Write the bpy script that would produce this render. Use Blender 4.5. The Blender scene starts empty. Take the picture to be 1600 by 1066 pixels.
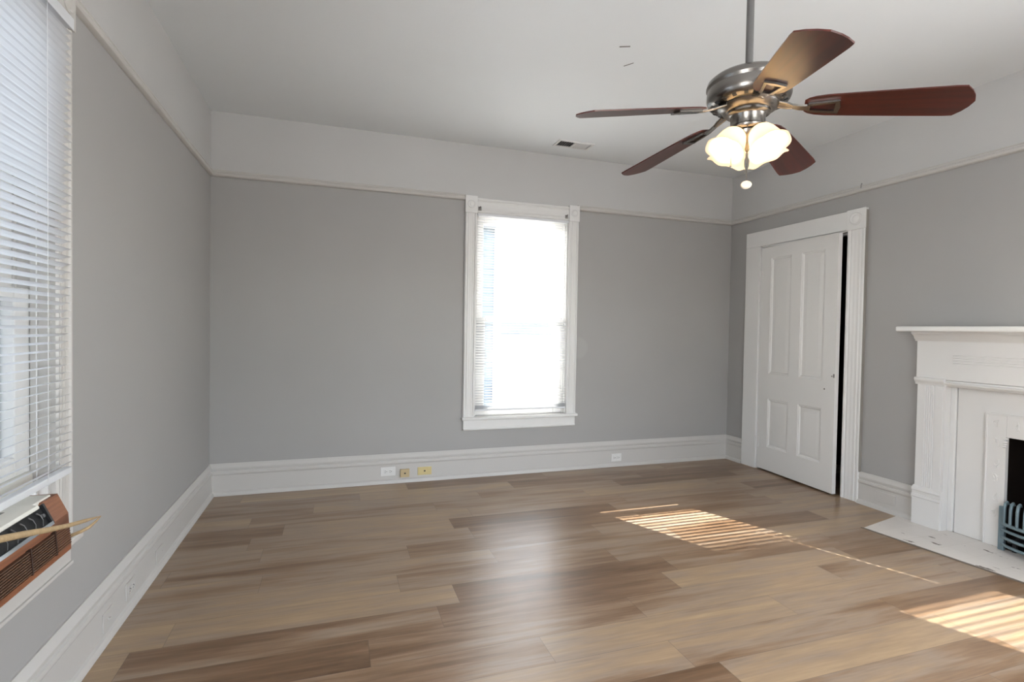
import bpy, bmesh, math, random
from mathutils import Vector, Matrix
random.seed(7)
C = bpy.context.scene.collection
SC = bpy.context.scene
PI = math.pi
W = 4.783            # room width (x), back wall at y = 0, left wall at x = 0
YN = -5.40           # near wall, behind the camera
ZC = 2.904           # ceiling
ZR = 2.415           # underside of the picture rail

# ------------------------------------------------------------------ camera
def make_camera():
    yaw, pit, rol, f = 0.322224, -0.0213807, 0.0162128, 825.3426
    fw = Vector((math.sin(yaw)*math.cos(pit), math.cos(yaw)*math.cos(pit), math.sin(pit)))
    r = Vector((math.cos(yaw), -math.sin(yaw), 0)); u = r.cross(fw)
    r2 = r*math.cos(rol) + u*math.sin(rol); u2 = -r*math.sin(rol) + u*math.cos(rol)
    cd = bpy.data.cameras.new('camera'); o = bpy.data.objects.new('camera', cd); C.objects.link(o)
    cd.sensor_fit = 'HORIZONTAL'; cd.sensor_width = 36.0; cd.lens = f/1600*36
    cd.clip_start = 0.03; cd.clip_end = 200
    m = Matrix((r2, u2, -fw)).transposed().to_4x4()
    m.translation = Vector((0.900993, -4.502702, 1.3))
    o.matrix_world = m
    SC.camera = o
make_camera()

# ------------------------------------------------------------------ light
SUN_EL, SUN_HX, SUN_HY = math.radians(24.6), 0.41, -0.912      # travel direction of the sunlight
w = bpy.data.worlds.new('sky'); SC.world = w; w.use_nodes = True
nt = w.node_tree; nt.nodes.clear()
bg = nt.nodes.new('ShaderNodeBackground'); out = nt.nodes.new('ShaderNodeOutputWorld')
sky = nt.nodes.new('ShaderNodeTexSky'); sky.sky_type = 'NISHITA'; sky.sun_disc = False
sky.sun_elevation = SUN_EL; sky.sun_rotation = math.atan2(-SUN_HX, -SUN_HY); sky.air_density = 1.0; sky.dust_density = 2.5
bg.inputs['Strength'].default_value = 4.0
haze = nt.nodes.new('ShaderNodeHueSaturation'); haze.inputs['Saturation'].default_value = 0.5
nt.links.new(sky.outputs['Color'], haze.inputs['Color']); nt.links.new(haze.outputs['Color'], bg.inputs['Color']); nt.links.new(bg.outputs['Background'], out.inputs['Surface'])

def sun_light():
    d = bpy.data.lights.new('sun', 'SUN'); d.energy = 80; d.angle = math.radians(0.30); d.color = (1.0, 0.97, 0.93)
    o = bpy.data.objects.new('sun', d); C.objects.link(o); o.location = (-4, 9, 6)
    v = Vector((SUN_HX*math.cos(SUN_EL), SUN_HY*math.cos(SUN_EL), -math.sin(SUN_EL)))
    o.rotation_euler = v.to_track_quat('-Z', 'Y').to_euler()
sun_light()

def daylight(name, loc, direction, sx, sy, power, col=(0.98, 0.985, 0.985)):  # area lamp, used for the added fill at unseen openings
    d = bpy.data.lights.new(name, 'AREA'); d.shape = 'RECTANGLE'; d.size = sx; d.size_y = sy; d.energy = power; d.color = col
    o = bpy.data.objects.new(name, d); C.objects.link(o); o.location = loc
    o.rotation_euler = Vector(direction).to_track_quat('-Z', 'Y').to_euler()
# added fill lamps at invented openings in the unseen part of the room
daylight('added_fill_front', (2.40, YN-0.22, 1.50), (0.0, 1, -0.25), 1.1, 1.8, 12)
daylight('added_fill_near_left', (-0.24, -4.78, 1.45), (1, 0.10, -0.12), 0.95, 1.7, 75)
daylight('added_fill_near_right', (W+0.24, -4.55, 1.45), (-1, 0.10, -0.12), 1.2, 1.7, 125)

SC.view_settings.view_transform = 'Standard'
try: SC.view_settings.look = 'None'
except Exception: pass
SC.view_settings.gamma = 1.0
SC.view_settings.exposure = -0.57
SC.view_settings.use_curve_mapping = False

# ------------------------------------------------------------------ materials
def newmat(name):
    m = bpy.data.materials.new(name); m.use_nodes = True
    nt = m.node_tree; b = nt.nodes['Principled BSDF']
    return m, nt, b
def N(nt, t, **kw):
    n = nt.nodes.new(t)
    for k, v in kw.items(): setattr(n, k, v)
    return n
def L(nt, a, b): nt.links.new(a, b)

def simple(name, col, rough=0.5, metal=0.0, bump=0.0, bscale=200.0, var=0.0, vscale=6.0, coat=0.0, spec=0.5):
    m, nt, b = newmat(name)
    b.inputs['Roughness'].default_value = rough; b.inputs['Metallic'].default_value = metal
    b.inputs['Specular IOR Level'].default_value = spec
    b.inputs['Coat Weight'].default_value = coat
    tc = N(nt, 'ShaderNodeTexCoord')
    if var > 0:
        n = N(nt, 'ShaderNodeTexNoise'); n.inputs['Scale'].default_value = vscale; n.inputs['Detail'].default_value = 4
        L(nt, tc.outputs['Object'], n.inputs['Vector'])
        r = N(nt, 'ShaderNodeMapRange'); r.inputs['To Min'].default_value = 1-var; r.inputs['To Max'].default_value = 1+var
        L(nt, n.outputs['Fac'], r.inputs['Value'])
        h = N(nt, 'ShaderNodeHueSaturation'); h.inputs['Color'].default_value = (*col, 1)
        L(nt, r.outputs['Result'], h.inputs['Value']); L(nt, h.outputs['Color'], b.inputs['Base Color'])
    else:
        b.inputs['Base Color'].default_value = (*col, 1)
    if bump > 0:
        n = N(nt, 'ShaderNodeTexNoise'); n.inputs['Scale'].default_value = bscale; n.inputs['Detail'].default_value = 3
        L(nt, tc.outputs['Object'], n.inputs['Vector'])
        bp = N(nt, 'ShaderNodeBump'); bp.inputs['Strength'].default_value = bump; bp.inputs['Distance'].default_value = 0.004
        L(nt, n.outputs['Fac'], bp.inputs['Height']); L(nt, bp.outputs['Normal'], b.inputs['Normal'])
    return m

GREY = (0.350, 0.341, 0.331); WHITE = (0.70, 0.69, 0.675); FRIEZE = (0.50, 0.493, 0.485)
def wall_paint():
    m, nt, b = newmat('wall_paint')
    tc = N(nt, 'ShaderNodeTexCoord'); sp = N(nt, 'ShaderNodeSeparateXYZ'); L(nt, tc.outputs['Object'], sp.inputs[0])
    gt = N(nt, 'ShaderNodeMath', operation='GREATER_THAN'); gt.inputs[1].default_value = ZR+0.01
    L(nt, sp.outputs['Z'], gt.inputs[0])
    mx = N(nt, 'ShaderNodeMix', data_type='RGBA'); mx.inputs['A'].default_value = (*GREY, 1); mx.inputs['B'].default_value = (*FRIEZE, 1)
    L(nt, gt.outputs[0], mx.inputs['Factor'])
    n = N(nt, 'ShaderNodeTexNoise'); n.inputs['Scale'].default_value = 1.6; n.inputs['Detail'].default_value = 3
    L(nt, tc.outputs['Object'], n.inputs['Vector'])
    r = N(nt, 'ShaderNodeMapRange'); r.inputs['To Min'].default_value = 0.96; r.inputs['To Max'].default_value = 1.04
    L(nt, n.outputs['Fac'], r.inputs['Value'])
    h = N(nt, 'ShaderNodeHueSaturation'); L(nt, mx.outputs['Result'], h.inputs['Color']); L(nt, r.outputs['Result'], h.inputs['Value'])
    # a round repaired patch beside the window on the back wall
    d = N(nt, 'ShaderNodeVectorMath', operation='DISTANCE'); d.inputs[1].default_value = (3.06, 0.0, 1.14)
    L(nt, tc.outputs['Object'], d.inputs[0])
    pr = N(nt, 'ShaderNodeMapRange'); pr.inputs['From Min'].default_value = 0.085; pr.inputs['From Max'].default_value = 0.11
    pr.inputs['To Min'].default_value = 0.06; pr.inputs['To Max'].default_value = 0.0
    L(nt, d.outputs['Value'], pr.inputs['Value'])
    m2 = N(nt, 'ShaderNodeMix', data_type='RGBA'); m2.inputs['B'].default_value = (0.75, 0.74, 0.73, 1)
    L(nt, pr.outputs['Result'], m2.inputs['Factor']); L(nt, h.outputs['Color'], m2.inputs['A'])
    L(nt, m2.outputs['Result'], b.inputs['Base Color'])
    b.inputs['Roughness'].default_value = 0.55; b.inputs['Specular IOR Level'].default_value = 0.3
    n2 = N(nt, 'ShaderNodeTexNoise'); n2.inputs['Scale'].default_value = 120; L(nt, tc.outputs['Object'], n2.inputs['Vector'])
    bp = N(nt, 'ShaderNodeBump'); bp.inputs['Strength'].default_value = 0.06; bp.inputs['Distance'].default_value = 0.003
    L(nt, n2.outputs['Fac'], bp.inputs['Height']); L(nt, bp.outputs['Normal'], b.inputs['Normal'])
    return m

def floor_planks():
    m, nt, b = newmat('vinyl_planks')
    PW, PL = 0.184, 1.22
    tc = N(nt, 'ShaderNodeTexCoord'); sp = N(nt, 'ShaderNodeSeparateXYZ'); L(nt, tc.outputs['Object'], sp.inputs[0])
    def M(op, a, bb=None, c=None):
        n = N(nt, 'ShaderNodeMath', operation=op)
        for i, v in enumerate((a, bb, c)):
            if v is None: continue
            if isinstance(v, (int, float)): n.inputs[i].default_value = v
            else: L(nt, v, n.inputs[i])
        return n.outputs[0]
    yy = M('DIVIDE', M('ADD', sp.outputs['Y'], 2.63), PW)
    row = M('FLOOR', yy); fy = M('FRACT', yy)
    wn = N(nt, 'ShaderNodeTexWhiteNoise', noise_dimensions='1D'); L(nt, row, wn.inputs['W'])
    xx = M('DIVIDE', M('ADD', sp.outputs['X'], M('MULTIPLY', wn.outputs['Value'], PL)), PL)
    col = M('FLOOR', xx); fx = M('FRACT', xx)
    cb = N(nt, 'ShaderNodeCombineXYZ'); L(nt, col, cb.inputs[0]); L(nt, row, cb.inputs[1]); cb.inputs[2].default_value = 3.7
    wc = N(nt, 'ShaderNodeTexWhiteNoise', noise_dimensions='3D'); L(nt, cb.outputs[0], wc.inputs['Vector'])
    # grain, different on every plank
    off = N(nt, 'ShaderNodeVectorMath', operation='SCALE'); off.inputs['Scale'].default_value = 37.0; L(nt, wc.outputs['Color'], off.inputs[0])
    ad = N(nt, 'ShaderNodeVectorMath', operation='ADD'); L(nt, tc.outputs['Object'], ad.inputs[0]); L(nt, off.outputs[0], ad.inputs[1])
    def grain(sx, sy, det, rough=0.6, dist=0.0):
        mp = N(nt, 'ShaderNodeMapping'); mp.inputs['Scale'].default_value = (sx, sy, 1); L(nt, ad.outputs[0], mp.inputs['Vector'])
        n = N(nt, 'ShaderNodeTexNoise'); n.inputs['Scale'].default_value = 1; n.inputs['Detail'].default_value = det
        n.inputs['Roughness'].default_value = rough; n.inputs['Distortion'].default_value = dist
        L(nt, mp.outputs[0], n.inputs['Vector']); return n.outputs['Fac']
    broad = grain(1.1, 9.0, 4, 0.55, 0.4); fine = grain(5, 75, 5, 0.65); streak = grain(2.0, 26, 4, 0.6, 0.8)
    # tone inside a plank wanders between grey brown, tan and umber
    t = M('ADD', M('MULTIPLY', wc.outputs['Value'], 0.38), M('MULTIPLY', broad, 0.85))
    t = M('ADD', t, M('MULTIPLY', M('SUBTRACT', streak, 0.5), 0.42))
    t = M('SUBTRACT', t, 0.12)
    cr = N(nt, 'ShaderNodeValToRGB'); e = cr.color_ramp.elements
    stops = [(0.12, (0.105, 0.062, 0.036)), (0.31, (0.172, 0.106, 0.065)), (0.44, (0.242, 0.163, 0.107)), (0.55, (0.288, 0.219, 0.166)),
             (0.67, (0.330, 0.238, 0.160)), (0.84, (0.395, 0.290, 0.188)), (1.0, (0.47, 0.365, 0.245))]
    e[0].position, e[0].color = stops[0][0], (*stops[0][1], 1); e[1].position, e[1].color = stops[-1][0], (*stops[-1][1], 1)
    for p, c in stops[1:-1]:
        q = e.new(p); q.color = (*c, 1)
    L(nt, t, cr.inputs['Fac'])
    fr = N(nt, 'ShaderNodeMapRange'); fr.inputs['From Min'].default_value = 0.3; fr.inputs['From Max'].default_value = 0.7
    fr.inputs['To Min'].default_value = 0.86; fr.inputs['To Max'].default_value = 1.12; L(nt, fine, fr.inputs['Value'])
    hs = N(nt, 'ShaderNodeHueSaturation'); hs.inputs['Saturation'].default_value = 1.12; L(nt, cr.outputs['Color'], hs.inputs['Color']); L(nt, fr.outputs['Result'], hs.inputs['Value'])
    # seams
    ey = M('MULTIPLY', M('MINIMUM', fy, M('SUBTRACT', 1.0, fy)), PW); ex = M('MULTIPLY', M('MINIMUM', fx, M('SUBTRACT', 1.0, fx)), PL)
    seam = M('LESS_THAN', M('MINIMUM', ex, ey), 0.0011)
    mx = N(nt, 'ShaderNodeMix', data_type='RGBA'); mx.inputs['B'].default_value = (0.07, 0.05, 0.04, 1)
    L(nt, M('MULTIPLY', seam, 0.55), mx.inputs['Factor']); L(nt, hs.outputs['Color'], mx.inputs['A'])
    L(nt, mx.outputs['Result'], b.inputs['Base Color'])
    rr = N(nt, 'ShaderNodeMapRange'); rr.inputs['To Min'].default_value = 0.30; rr.inputs['To Max'].default_value = 0.37
    L(nt, fine, rr.inputs['Value']); L(nt, rr.outputs['Result'], b.inputs['Roughness'])
    b.inputs['Specular IOR Level'].default_value = 0.65
    bp = N(nt, 'ShaderNodeBump'); bp.inputs['Strength'].default_value = 0.12; bp.inputs['Distance'].default_value = 0.003
    L(nt, M('SUBTRACT', fine, seam), bp.inputs['Height']); L(nt, bp.outputs['Normal'], b.inputs['Normal'])
    return m

def wood(name, dark, mid, light, rough, sx=3, sy=40, sz=40, coat=0.0):
    m, nt, b = newmat(name)
    tc = N(nt, 'ShaderNodeTexCoord'); mp = N(nt, 'ShaderNodeMapping'); mp.inputs['Scale'].default_value = (sx, sy, sz)
    L(nt, tc.outputs['Object'], mp.inputs['Vector'])
    n = N(nt, 'ShaderNodeTexNoise'); n.inputs['Scale'].default_value = 1; n.inputs['Detail'].default_value = 5; n.inputs['Distortion'].default_value = 0.6
    L(nt, mp.outputs[0], n.inputs['Vector'])
    cr = N(nt, 'ShaderNodeValToRGB'); e = cr.color_ramp.elements
    e[0].position = 0.3; e[0].color = (*dark, 1); e[1].position = 0.75; e[1].color = (*light, 1); q = e.new(0.52); q.color = (*mid, 1)
    L(nt, n.outputs['Fac'], cr.inputs['Fac']); L(nt, cr.outputs['Color'], b.inputs['Base Color'])
    b.inputs['Roughness'].default_value = rough; b.inputs['Coat Weight'].default_value = coat; b.inputs['Coat Roughness'].default_value = 0.2
    return m

def glass_pane():
    m = bpy.data.materials.new('window_glass'); m.use_nodes = True; nt = m.node_tree; nt.nodes.clear()
    o = N(nt, 'ShaderNodeOutputMaterial'); t = N(nt, 'ShaderNodeBsdfTransparent'); g = N(nt, 'ShaderNodeBsdfGlossy'); g.inputs['Roughness'].default_value = 0.02
    t.inputs['Color'].default_value = (0.96, 0.975, 0.97, 1)
    f = N(nt, 'ShaderNodeFresnel'); f.inputs['IOR'].default_value = 1.45; mx = N(nt, 'ShaderNodeMixShader')
    L(nt, f.outputs[0], mx.inputs[0]); L(nt, t.outputs[0], mx.inputs[1]); L(nt, g.outputs[0], mx.inputs[2]); L(nt, mx.outputs[0], o.inputs['Surface'])
    return m

def translucent(name, col, frac, rough=0.4):
    m, nt, b = newmat(name); b.inputs['Base Color'].default_value = (*col, 1); b.inputs['Roughness'].default_value = rough
    o = nt.nodes['Material Output']; t = N(nt, 'ShaderNodeBsdfTranslucent'); t.inputs['Color'].default_value = (*col, 1)
    mx = N(nt, 'ShaderNodeMixShader'); mx.inputs[0].default_value = frac
    L(nt, b.outputs[0], mx.inputs[1]); L(nt, t.outputs[0], mx.inputs[2]); L(nt, mx.outputs[0], o.inputs['Surface'])
    return m

def lit_glass(name, col, strength):
    m, nt, b = newmat(name)
    b.inputs['Base Color'].default_value = (0.9, 0.86, 0.78, 1); b.inputs['Roughness'].default_value = 0.35
    b.inputs['Emission Color'].default_value = (*col, 1); b.inputs['Emission Strength'].default_value = strength
    return m

M_wall = wall_paint(); M_floor = floor_planks()
M_ceil = simple('ceiling_paint', (0.745, 0.765, 0.775), 0.6, bump=0.08, bscale=60, var=0.03, vscale=1.5, spec=0.3)
M_white = simple('white_gloss_paint', WHITE, 0.38, bump=0.05, bscale=45)
M_base = simple('aged_white_paint', (0.51, 0.49, 0.465), 0.42, bump=0.05, bscale=45)
M_white2 = simple('white_brushed_paint', (0.70, 0.685, 0.665), 0.42, bump=0.12, bscale=30)
M_blind = translucent('blind_vinyl', (0.84, 0.85, 0.87), 0.35)
M_blind2 = translucent('thin_blind_vinyl', (0.72, 0.73, 0.75), 0.012)
M_cord = simple('blind_cord', (0.80, 0.80, 0.80), 0.7)
M_glass = glass_pane()
M_nickel = simple('brushed_nickel', (0.24, 0.222, 0.205), 0.26, 1.0, var=0.05, vscale=40)
M_rod = simple('painted_downrod', (0.16, 0.155, 0.15), 0.35, 0.6)
M_dark = simple('dark_metal', (0.03, 0.03, 0.032), 0.45, 0.4)
M_black = simple('black_void', (0.006, 0.006, 0.006), 0.9)
M_blade = wood('mahogany_blade', (0.030, 0.0028, 0.0012), (0.060, 0.006, 0.002), (0.088, 0.010, 0.0035), 0.30, 2, 30, 30, coat=0.15)
M_acwood = wood('woodgrain_vinyl', (0.13, 0.045, 0.020), (0.23, 0.085, 0.038), (0.33, 0.14, 0.065), 0.42, 40, 3, 40)
M_acgrille = simple('brown_grille', (0.105, 0.055, 0.034), 0.5)
M_edge = simple('grille_edge_dark', (0.035, 0.016, 0.010), 0.5)
M_acblack = simple('black_control_panel', (0.006, 0.006, 0.007), 0.4, spec=0.2)
M_acchrome = simple('dull_chrome_trim', (0.40, 0.43, 0.47), 0.3, 1.0)
M_acwhite = simple('off_white_plastic', (0.72, 0.70, 0.64), 0.5)
M_acsilver = simple('silver_line', (0.16, 0.16, 0.165), 0.4, 0.5)
M_tan = simple('tan_fibre', (0.40, 0.285, 0.155), 0.8, bump=0.5, bscale=160, var=0.25, vscale=60)
M_plate = simple('white_plate', (0.70, 0.69, 0.67), 0.35)
M_almond = simple('almond_plate', (0.60, 0.49, 0.24), 0.4)
M_almond2 = simple('almond_box', (0.47, 0.37, 0.21), 0.45)
M_slot = simple('socket_slot', (0.05, 0.045, 0.04), 0.6)
M_bluegrey = simple('blue_grey_iron', (0.16, 0.22, 0.25), 0.4, 0.3)
M_soot_dark = simple('soot_and_closet_dark', (0.0075, 0.005, 0.004), 0.95, var=0.5, vscale=8, spec=0.08)  # firebox soot; also the painted-in darkness of the closet
M_bracket = simple('tarnished_bracket', (0.22, 0.21, 0.20), 0.45, 0.7)
M_vent = simple('vent_metal', (0.70, 0.69, 0.68), 0.45)
def shade_glass():
    m, nt, b = newmat('frosted_glass_lit')
    b.inputs['Base Color'].default_value = (0.86, 0.80, 0.70, 1); b.inputs['Roughness'].default_value = 0.3
    b.inputs['Emission Color'].default_value = (1.0, 0.78, 0.50, 1); b.inputs['Emission Strength'].default_value = 1.0
    o = nt.nodes['Material Output']; t = N(nt, 'ShaderNodeBsdfTranslucent'); t.inputs['Color'].default_value = (0.95, 0.84, 0.66, 1)
    mx = N(nt, 'ShaderNodeMixShader'); mx.inputs[0].default_value = 0.5
    L(nt, b.outputs[0], mx.inputs[1]); L(nt, t.outputs[0], mx.inputs[2]); L(nt, mx.outputs[0], o.inputs['Surface'])
    return m
M_shade = shade_glass()
M_bulb = lit_glass('bulb_lit', (1.0, 0.80, 0.54), 120)
M_concrete = simple('pale_ground', (0.55, 0.54, 0.50), 0.9, var=0.15, vscale=2)
M_siding = simple('pale_siding', (0.13, 0.15, 0.17), 0.6)
M_siding2 = simple('white_siding', (0.58, 0.62, 0.67), 0.6)
M_roof = simple('grey_shingle', (0.22, 0.22, 0.23), 0.8, var=0.2, vscale=8)

def hearth_tile():
    m, nt, b = newmat('painted_hearth_tile')
    tc = N(nt, 'ShaderNodeTexCoord')
    v = N(nt, 'ShaderNodeTexNoise'); v.inputs['Scale'].default_value = 11; v.inputs['Detail'].default_value = 4; v.inputs['Roughness'].default_value = 0.6
    mp = N(nt, 'ShaderNodeMapping'); mp.inputs['Scale'].default_value = (1.0, 0.45, 1); mp.inputs['Rotation'].default_value = (0, 0, 0.5)
    L(nt, tc.outputs['Object'], mp.inputs['Vector']); L(nt, mp.outputs[0], v.inputs['Vector'])
    cr = N(nt, 'ShaderNodeValToRGB'); e = cr.color_ramp.elements
    e[0].position = 0.368; e[0].color = (0.16, 0.13, 0.11, 1); e[1].position = 0.38; e[1].color = (0.72, 0.68, 0.64, 1)
    L(nt, v.outputs['Fac'], cr.inputs['Fac'])
    br = N(nt, 'ShaderNodeTexBrick'); br.offset = 0.0; br.inputs['Scale'].default_value = 1.0
    br.inputs['Brick Width'].default_value = 0.155; br.inputs['Row Height'].default_value = 0.155; br.inputs['Mortar Size'].default_value = 0.0018
    br.inputs['Color1'].default_value = (1, 1, 1, 1); br.inputs['Color2'].default_value = (0.95, 0.95, 0.95, 1); br.inputs['Mortar'].default_value = (0.90, 0.89, 0.88, 1)
    L(nt, tc.outputs['Object'], br.inputs['Vector'])
    mx = N(nt, 'ShaderNodeMix', data_type='RGBA', blend_type='MULTIPLY'); mx.inputs['Factor'].default_value = 1
    L(nt, cr.outputs['Color'], mx.inputs['A']); L(nt, br.outputs['Color'], mx.inputs['B']); L(nt, mx.outputs['Result'], b.inputs['Base Color'])
    b.inputs['Roughness'].default_value = 0.5
    return m
M_hearth = hearth_tile()

# ------------------------------------------------------------------ mesh helpers
class MB:
    def __init__(s): s.bm = bmesh.new()
    def box(s, x0, x1, y0, y1, z0, z1, bev=0.0, mat=None, seg=2):
        x0, x1 = sorted((x0, x1)); y0, y1 = sorted((y0, y1)); z0, z1 = sorted((z0, z1))
        r = bmesh.ops.create_cube(s.bm, size=1.0); vs = r['verts']
        for v in vs:
            v.co = Vector((x0 if v.co.x < 0 else x1, y0 if v.co.y < 0 else y1, z0 if v.co.z < 0 else z1))
        if bev > 0:
            es = list({e for v in vs for e in v.link_edges})
            r = bmesh.ops.bevel(s.bm, geom=es, offset=bev, segments=seg, affect='EDGES', profile=0.5)
            vs = list({v for f in r['faces'] for v in f.verts} | {v for v in vs if v.is_valid})
        if mat is not None:
            for v in vs: v.co = mat @ v.co
        return s
    def prism(s, prof, a, b, fn, cap=True):
        """closed 2D outline swept from a to b; fn(p, q, t) gives the point"""
        n = len(prof)
        r0 = [s.bm.verts.new(fn(p, q, a)) for p, q in prof]; r1 = [s.bm.verts.new(fn(p, q, b)) for p, q in prof]
        for i in range(n):
            j = (i+1) % n; s.bm.faces.new((r0[i], r0[j], r1[j], r1[i]))
        if cap: s.bm.faces.new(r0[::-1]); s.bm.faces.new(r1)
        return s
    def sweep(s, prof, path, fn):
        """closed outline swept along a list of stations; fn(p,q,station)"""
        rings = [[s.bm.verts.new(fn(p, q, t)) for p, q in prof] for t in path]; n = len(prof)
        for A, B in zip(rings, rings[1:]):
            for i in range(n):
                j = (i+1) % n; s.bm.faces.new((A[i], A[j], B[j], B[i]))
        s.bm.faces.new(rings[0][::-1]); s.bm.faces.new(rings[-1]); return s
    def lathe(s, prof, mat=None, seg=40, closed=False):
        rings = []
        for r, z in prof:
            rings.append([s.bm.verts.new((r*math.cos(2*PI*k/seg), r*math.sin(2*PI*k/seg), z)) for k in range(seg)])
        for A, B in zip(rings, rings[1:]):
            for k in range(seg):
                j = (k+1) % seg; s.bm.faces.new((A[k], A[j], B[j], B[k]))
        if closed:
            A, B = rings[-1], rings[0]
            for k in range(seg):
                j = (k+1) % seg; s.bm.faces.new((A[k], A[j], B[j], B[k]))
        else:
            s.bm.faces.new(rings[0][::-1]); s.bm.faces.new(rings[-1])
        if mat is not None:
            for R in rings:
                for v in R: v.co = mat @ v.co
        return s
    def tube(s, pts, rad, seg=10, flat=1.0):
        pts = [Vector(p) for p in pts]; n = len(pts)
        if isinstance(rad, (int, float)): rad = [rad]*n
        up = None; rings = []
        for i, p in enumerate(pts):
            t = (pts[min(i+1, n-1)] - pts[max(i-1, 0)]).normalized()
            if up is None:
                up = Vector((0, 0, 1)) if abs(t.z) < 0.9 else Vector((1, 0, 0))
            up = (up - t*up.dot(t)).normalized(); sd = t.cross(up)
            rings.append([s.bm.verts.new(p + (up*math.sin(2*PI*k/seg) + sd*math.cos(2*PI*k/seg)*flat)*rad[i]) for k in range(seg)])
        for A, B in zip(rings, rings[1:]):
            for k in range(seg):
                j = (k+1) % seg; s.bm.faces.new((A[k], A[j], B[j], B[k]))
        s.bm.faces.new(rings[0][::-1]); s.bm.faces.new(rings[-1]); return s
    def cyl(s, p0, p1, r, seg=16): return s.tube([p0, p1], r, seg)
    def build(s, name, m, parent=None, smooth=False, loc=None, offset=None, angle=48):
        me = bpy.data.meshes.new(name)
        bmesh.ops.recalc_face_normals(s.bm, faces=s.bm.faces[:])
        off = Vector(offset) if offset is not None else root_of(parent)
        if off is not None and off.length > 0: bmesh.ops.translate(s.bm, verts=s.bm.verts[:], vec=-off)
        s.bm.to_mesh(me); s.bm.free()
        if smooth:
            for p in me.polygons: p.use_smooth = True
            try: me.set_sharp_from_angle(angle=math.radians(angle))
            except Exception: pass
        me.materials.append(m)
        o = bpy.data.objects.new(name, me); C.objects.link(o)
        if parent is not None: o.parent = parent
        elif off is not None: o.location = off
        return o
def root_of(p):
    if p is None: return None
    v = Vector((0, 0, 0))
    while p is not None: v += p.location; p = p.parent
    return v
def empty(name, loc):
    o = bpy.data.objects.new(name, None); C.objects.link(o); o.location = loc; o.empty_display_size = 0.1; return o
def tag(o, label, cat, group=None):
    o['label'] = label; o['category'] = cat
    if group: o['group'] = group
    return o
def struct(o, label=None, cat=None):
    o['kind'] = 'structure'
    if label: o['label'] = label
    if cat: o['category'] = cat
    return o
def thing(name, loc, label, cat, group=None): return tag(empty(name, loc), label, cat, group)

# ------------------------------------------------------------------ shell
TW = 0.16
# openings: back window, left window, closet door, firebox recess
BX0, BX1, BZ0, BZ1 = 2.058, 2.935, 0.535, 2.312
LY0, LY1, LZ0, LZ1 = -3.24, -2.362, 0.565, 2.312
DY0, DY1, DZ = -1.335, -0.425, 2.137
FY0, FY1, FZ = -3.155, -2.088, 0.99

b = MB(); b.box(-TW, W+0.95, YN-0.12, 0.16, -0.12, 0)
floor = struct(b.build('floor', M_floor), 'wood look vinyl plank floor in mixed browns and greys', 'floor')
b = MB(); b.box(-TW, W+TW, YN-0.12, TW, ZC, ZC+0.12)
ceiling = struct(b.build('ceiling', M_ceil), 'plain off white painted ceiling with a few scuffs', 'ceiling')
b = MB()
b.box(-TW, BX0, 0, TW, 0, ZC); b.box(BX1, W+TW, 0, TW, 0, ZC); b.box(BX0, BX1, 0, TW, 0, BZ0); b.box(BX0, BX1, 0, TW, BZ1, ZC)
struct(b.build('wall_back', M_wall), 'grey wall with a white band above the picture rail, around the sunny window', 'wall')
b = MB()
b.box(-TW, 0, LY1, 0, 0, ZC); b.box(-TW, 0, -4.30, LY0, 0, ZC); b.box(-TW, 0, YN, -5.26, 0, ZC); b.box(-TW, 0, -5.26, -4.30, 0, LZ0); b.box(-TW, 0, -5.26, -4.30, LZ1, ZC); b.box(-TW, 0, LY0, LY1, 0, LZ0); b.box(-TW, 0, LY0, LY1, LZ1, ZC)  # opening nearest the camera is added for the left fill lamp
struct(b.build('wall_left', M_wall), 'grey wall with white upper band on the air conditioner side', 'wall')
b = MB()
b.box(W, W+TW, DY1, 0, 0, ZC); b.box(W, W+TW, DY0, DY1, DZ, ZC); b.box(W, W+TW, FY1, DY0, 0, ZC)
b.box(W, W+TW, FY0, FY1, FZ, ZC); b.box(W, W+TW, -3.95, FY0, 0, ZC); b.box(W, W+TW, YN, -5.16, 0, ZC); b.box(W, W+TW, -5.16, -3.95, 0, .57); b.box(W, W+TW, -5.16, -3.95, 2.31, ZC)  # opening nearest the camera is added for the right fill lamp
struct(b.build('wall_right', M_wall), 'grey wall with white upper band holding the closet door and fireplace', 'wall')
# near wall with an added opening behind the camera for a fill lamp
b = MB(); y0, y1 = YN-TW, YN
b.box(-TW, 1.85, y0, y1, 0, ZC); b.box(2.95, W+TW, y0, y1, 0, ZC)
for x0, x1 in ((1.85, 2.95),):
    b.box(x0, x1, y0, y1, 0, 0.6); b.box(x0, x1, y0, y1, 2.4, ZC)
struct(b.build('wall_front', M_wall))
# closet behind the door
b = MB()
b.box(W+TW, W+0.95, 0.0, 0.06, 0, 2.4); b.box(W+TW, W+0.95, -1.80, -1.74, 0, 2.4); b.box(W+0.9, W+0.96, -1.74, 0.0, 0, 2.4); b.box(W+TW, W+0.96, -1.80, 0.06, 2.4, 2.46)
struct(b.build('wall_closet', M_soot_dark))  # closet darkness put into a near-black wall colour

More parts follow.
